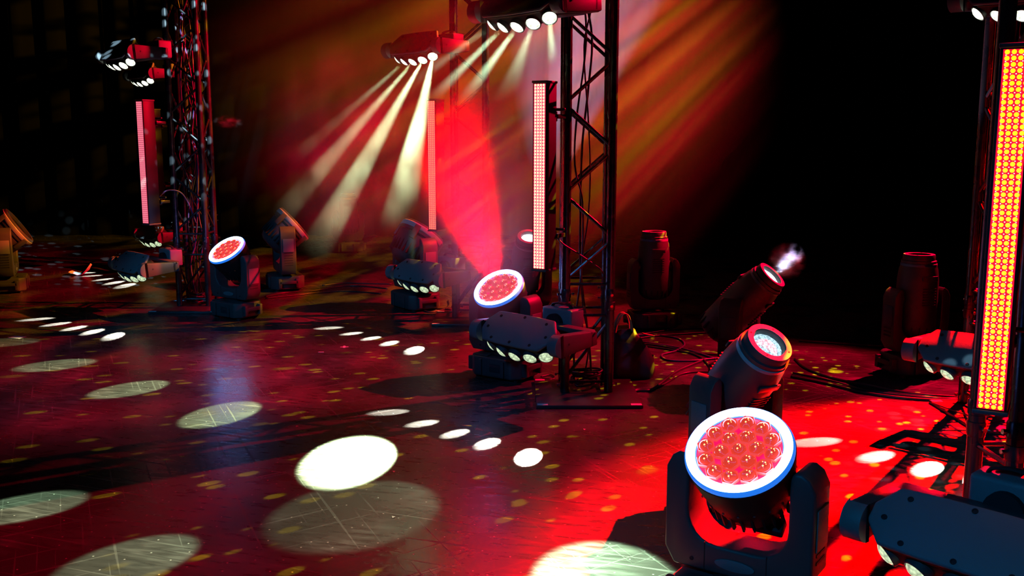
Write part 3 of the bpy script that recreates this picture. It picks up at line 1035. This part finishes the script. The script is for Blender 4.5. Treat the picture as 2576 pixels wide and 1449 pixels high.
for q in (-1, 1):
    MB().sweep(spline([(-0.085, 0.012 * q, 0.235), (-0.075, 0.016 * q, 0.29), (-0.05, 0.018 * q, 0.33), (-0.025, 0.018 * q, 0.325), (-0.008, 0.016 * q, 0.285), (0.0, 0.012 * q, 0.235)], 5), 0.006, 6, flat=(0.011, 0.003)).build('strap', ORANGE, bag)
MB().box((0.03, -0.02, 0.232), (0.06, 0.03, 0.006), Matrix.Rotation(R(14), 4, 'Y')).build('strap_tab', ORANGE, bag, bevel=0.002)
tag(bag, 'dark slouching tote bag with orange handles beside the centre tower', 'bag')

# ------------------------------------------------------------------ paper and tape on the floor
pp = MB()
pr = random.Random(4)
grid = []
for i in range(6):
    for j_ in range(4):
        grid.append((-0.11 + 0.044 * i, -0.05 + 0.033 * j_, 0.004 + abs(pr.gauss(0, 0.018)) + 0.11 * max(0, (i - 3.2) / 2) ** 1.2 + 0.03 * (i == 0)))
top_n = len(grid)
vs_ = grid + [(a, b_, c_ - 0.0012) for a, b_, c_ in grid]
fs_ = []
for i in range(5):
    for j_ in range(3):
        a = i * 4 + j_
        fs_.append((a, a + 4, a + 5, a + 1))
        fs_.append((top_n + a, top_n + a + 1, top_n + a + 5, top_n + a + 4))
o = pp.add(vs_, fs_).build('crumpled_paper', PAPER, angle=10)
o.location = (-4.42, 9.90, 0)
tag(o, 'crumpled white paper on the floor at the far left', 'paper')
tm = thing('tape_mark', (-1.131, 6.429, 0), R(8))
MB().box((0, 0, 0.0008), (0.055, 0.014, 0.0012)).build('tape_piece', TAPE, tm)
MB().box((0, 0, 0.0016), (0.014, 0.06, 0.0012)).build('tape_piece', TAPE, tm)
tag(tm, 'white tape cross on the floor in front of the centre back bar light', 'tape mark', 'tape on the floor')
for (x, y, rz, lx, ly, lab) in ((-1.256, 6.269, 5, 0.035, 0.014, 'short white tape strip left of the tape cross'),
                                (-3.50, 6.75, -18, 0.10, 0.07, 'white tape square at the left edge of the floor'),
                                (0.16, 5.15, 4, 0.05, 0.016, None)):
    if lab:
        o = MB().box((0, 0, 0.001), (lx, ly, 0.0016)).build('tape_strip', TAPE)
        o.location = (x, y, 0)
        o.rotation_euler = (0, 0, R(rz))
        tag(o, lab, 'tape mark', 'tape on the floor')
for (x, y, rz, lab) in ((-0.441, 3.451, 30, 'tiny white paper scrap inside the dim light pool at bottom'), (-0.50, 3.95, 70, 'tiny white scrap right of the brightest light pool'),
                        (-1.05, 4.6, 10, 'tiny white scrap above left of the brightest light pool'), (0.35, 4.55, 45, 'tiny white scrap in front of the centre tower plate')):
    m_ = MB()
    m_.add([(-0.006, -0.004, 0.001), (0.006, -0.005, 0.004), (0.007, 0.004, 0.001), (-0.004, 0.005, 0.006), (0, 0, 0.0005)], [(0, 1, 3), (1, 2, 3), (0, 4, 1), (1, 4, 2), (2, 4, 3), (3, 4, 0)])
    o = m_.build('paper_scrap', PAPER)
    o.location = (x, y, 0)
    o.rotation_euler = (0, 0, R(rz))
    tag(o, lab, 'paper', 'paper scraps on the floor')


# ------------------------------------------------------------------ haze
def haze(name, label, blobs, step=2.0):
    """one body of haze; blobs = (centre, radii, density, inner, noise) thin out toward their edge and are broken up by noise"""
    m = bpy.data.materials.new(name)
    m.use_nodes = True
    nt = m.node_tree
    N, L = nt.nodes, nt.links
    N.remove(N['Principled BSDF'])
    v = N.new('ShaderNodeVolumeScatter')
    v.inputs['Color'].default_value = (1, 1, 1, 1)
    L.new(v.outputs[0], N['Material Output'].inputs['Volume'])
    tc = N.new('ShaderNodeTexCoord')
    total = None
    for c, r, dens, inner, noise in blobs:
        mp = N.new('ShaderNodeMapping')
        mp.inputs['Location'].default_value = [-a / b for a, b in zip(c, r)]
        mp.inputs['Scale'].default_value = [1 / b for b in r]
        L.new(tc.outputs['Object'], mp.inputs[0])
        ln = N.new('ShaderNodeVectorMath')
        ln.operation = 'LENGTH'
        L.new(mp.outputs[0], ln.inputs[0])
        fa = N.new('ShaderNodeMapRange')
        fa.interpolation_type = 'SMOOTHSTEP'
        fa.inputs['From Min'].default_value = 1.0
        fa.inputs['From Max'].default_value = inner
        fa.inputs['To Max'].default_value = dens
        L.new(ln.outputs['Value'], fa.inputs['Value'])
        out = fa.outputs[0]
        if noise:
            no = N.new('ShaderNodeTexNoise')
            no.inputs['Scale'].default_value = noise[0]
            no.inputs['Detail'].default_value = noise[3]
            L.new(mp.outputs[0], no.inputs['Vector'])
            mr = N.new('ShaderNodeMapRange')
            mr.inputs['From Min'].default_value = noise[1]
            mr.inputs['From Max'].default_value = noise[2]
            L.new(no.outputs[0], mr.inputs['Value'])
            mu = N.new('ShaderNodeMath')
            mu.operation = 'MULTIPLY'
            L.new(mr.outputs[0], mu.inputs[0])
            L.new(out, mu.inputs[1])
            out = mu.outputs[0]
        if total is None:
            total = out
        else:
            ad = N.new('ShaderNodeMath')
            L.new(total, ad.inputs[0])
            L.new(out, ad.inputs[1])
            total = ad.outputs[0]
    L.new(total, v.inputs['Density'])
    m.cycles.volume_step_rate = step
    m.cycles.volume_sampling = 'EQUIANGULAR'
    bm = bmesh.new()
    for c, r, *_ in blobs:
        g_ = bmesh.ops.create_icosphere(bm, subdivisions=2, radius=1.04)
        for q in g_['verts']:
            q.co = Vector(c) + Vector((q.co.x * r[0], q.co.y * r[1], q.co.z * r[2]))
            q.co.z = max(q.co.z, 0.002)
    hull = bmesh.ops.convex_hull(bm, input=bm.verts)
    bmesh.ops.delete(bm, geom=[e for e in hull['geom_interior'] if isinstance(e, bmesh.types.BMVert)], context='VERTS')
    loose = [f for f in bm.faces if f not in set(hull['geom'])]
    bmesh.ops.delete(bm, geom=loose, context='FACES_ONLY')
    me = bpy.data.meshes.new(name)
    bm.to_mesh(me)
    bm.free()
    me.materials.append(m)
    o = obj(name, me)
    tag(o, label, 'haze', 'stage haze', 'stuff')
    return o


haze('haze_cloud', 'broad drifting haze filling the back of the stage', [
    ((-0.5, 10.3, 2.1), (3.1, 2.4, 2.7), 0.125, 0.15, (1.7, 0.25, 0.6, 1)),
    ((0.85, 8.6, 1.9), (1.5, 1.5, 2.2), 0.10, 0.15, None)])
haze('haze_cloud', 'smoky haze lit by the slanting white beams at centre back', [
    ((-0.98, 6.2, 1.32), (0.62, 0.95, 0.85), 0.36, 0.15, (3.0, 0.38, 0.60, 2)),
    ((-0.78, 6.85, 1.75), (0.40, 0.35, 0.40), 0.22, 0.15, None)])
haze('haze_cloud', 'red-lit haze over the middle ring wash light', [
    ((-0.17, 5.2, 1.08), (0.42, 0.45, 0.78), 2.0, 0.2, None),
    ((-0.20, 4.70, 1.84), (0.48, 0.32, 0.32), 0.42, 0.15, None)])
pc = pq + dq * 0.10
haze('smoke_wisp', 'thin bluish wisp of smoke right of the left tower', [
    ((-2.27, 7.9, 1.52), (0.13, 0.07, 0.06), 5.0, 0.1, (2.4, 0.45, 0.65, 2))])
haze('smoke_wisp', 'wisp of smoke in front of the white-lensed spot light', [
    (pc, (0.11, 0.08, 0.11), 9.0, 0.15, (2.6, 0.45, 0.7, 3))])
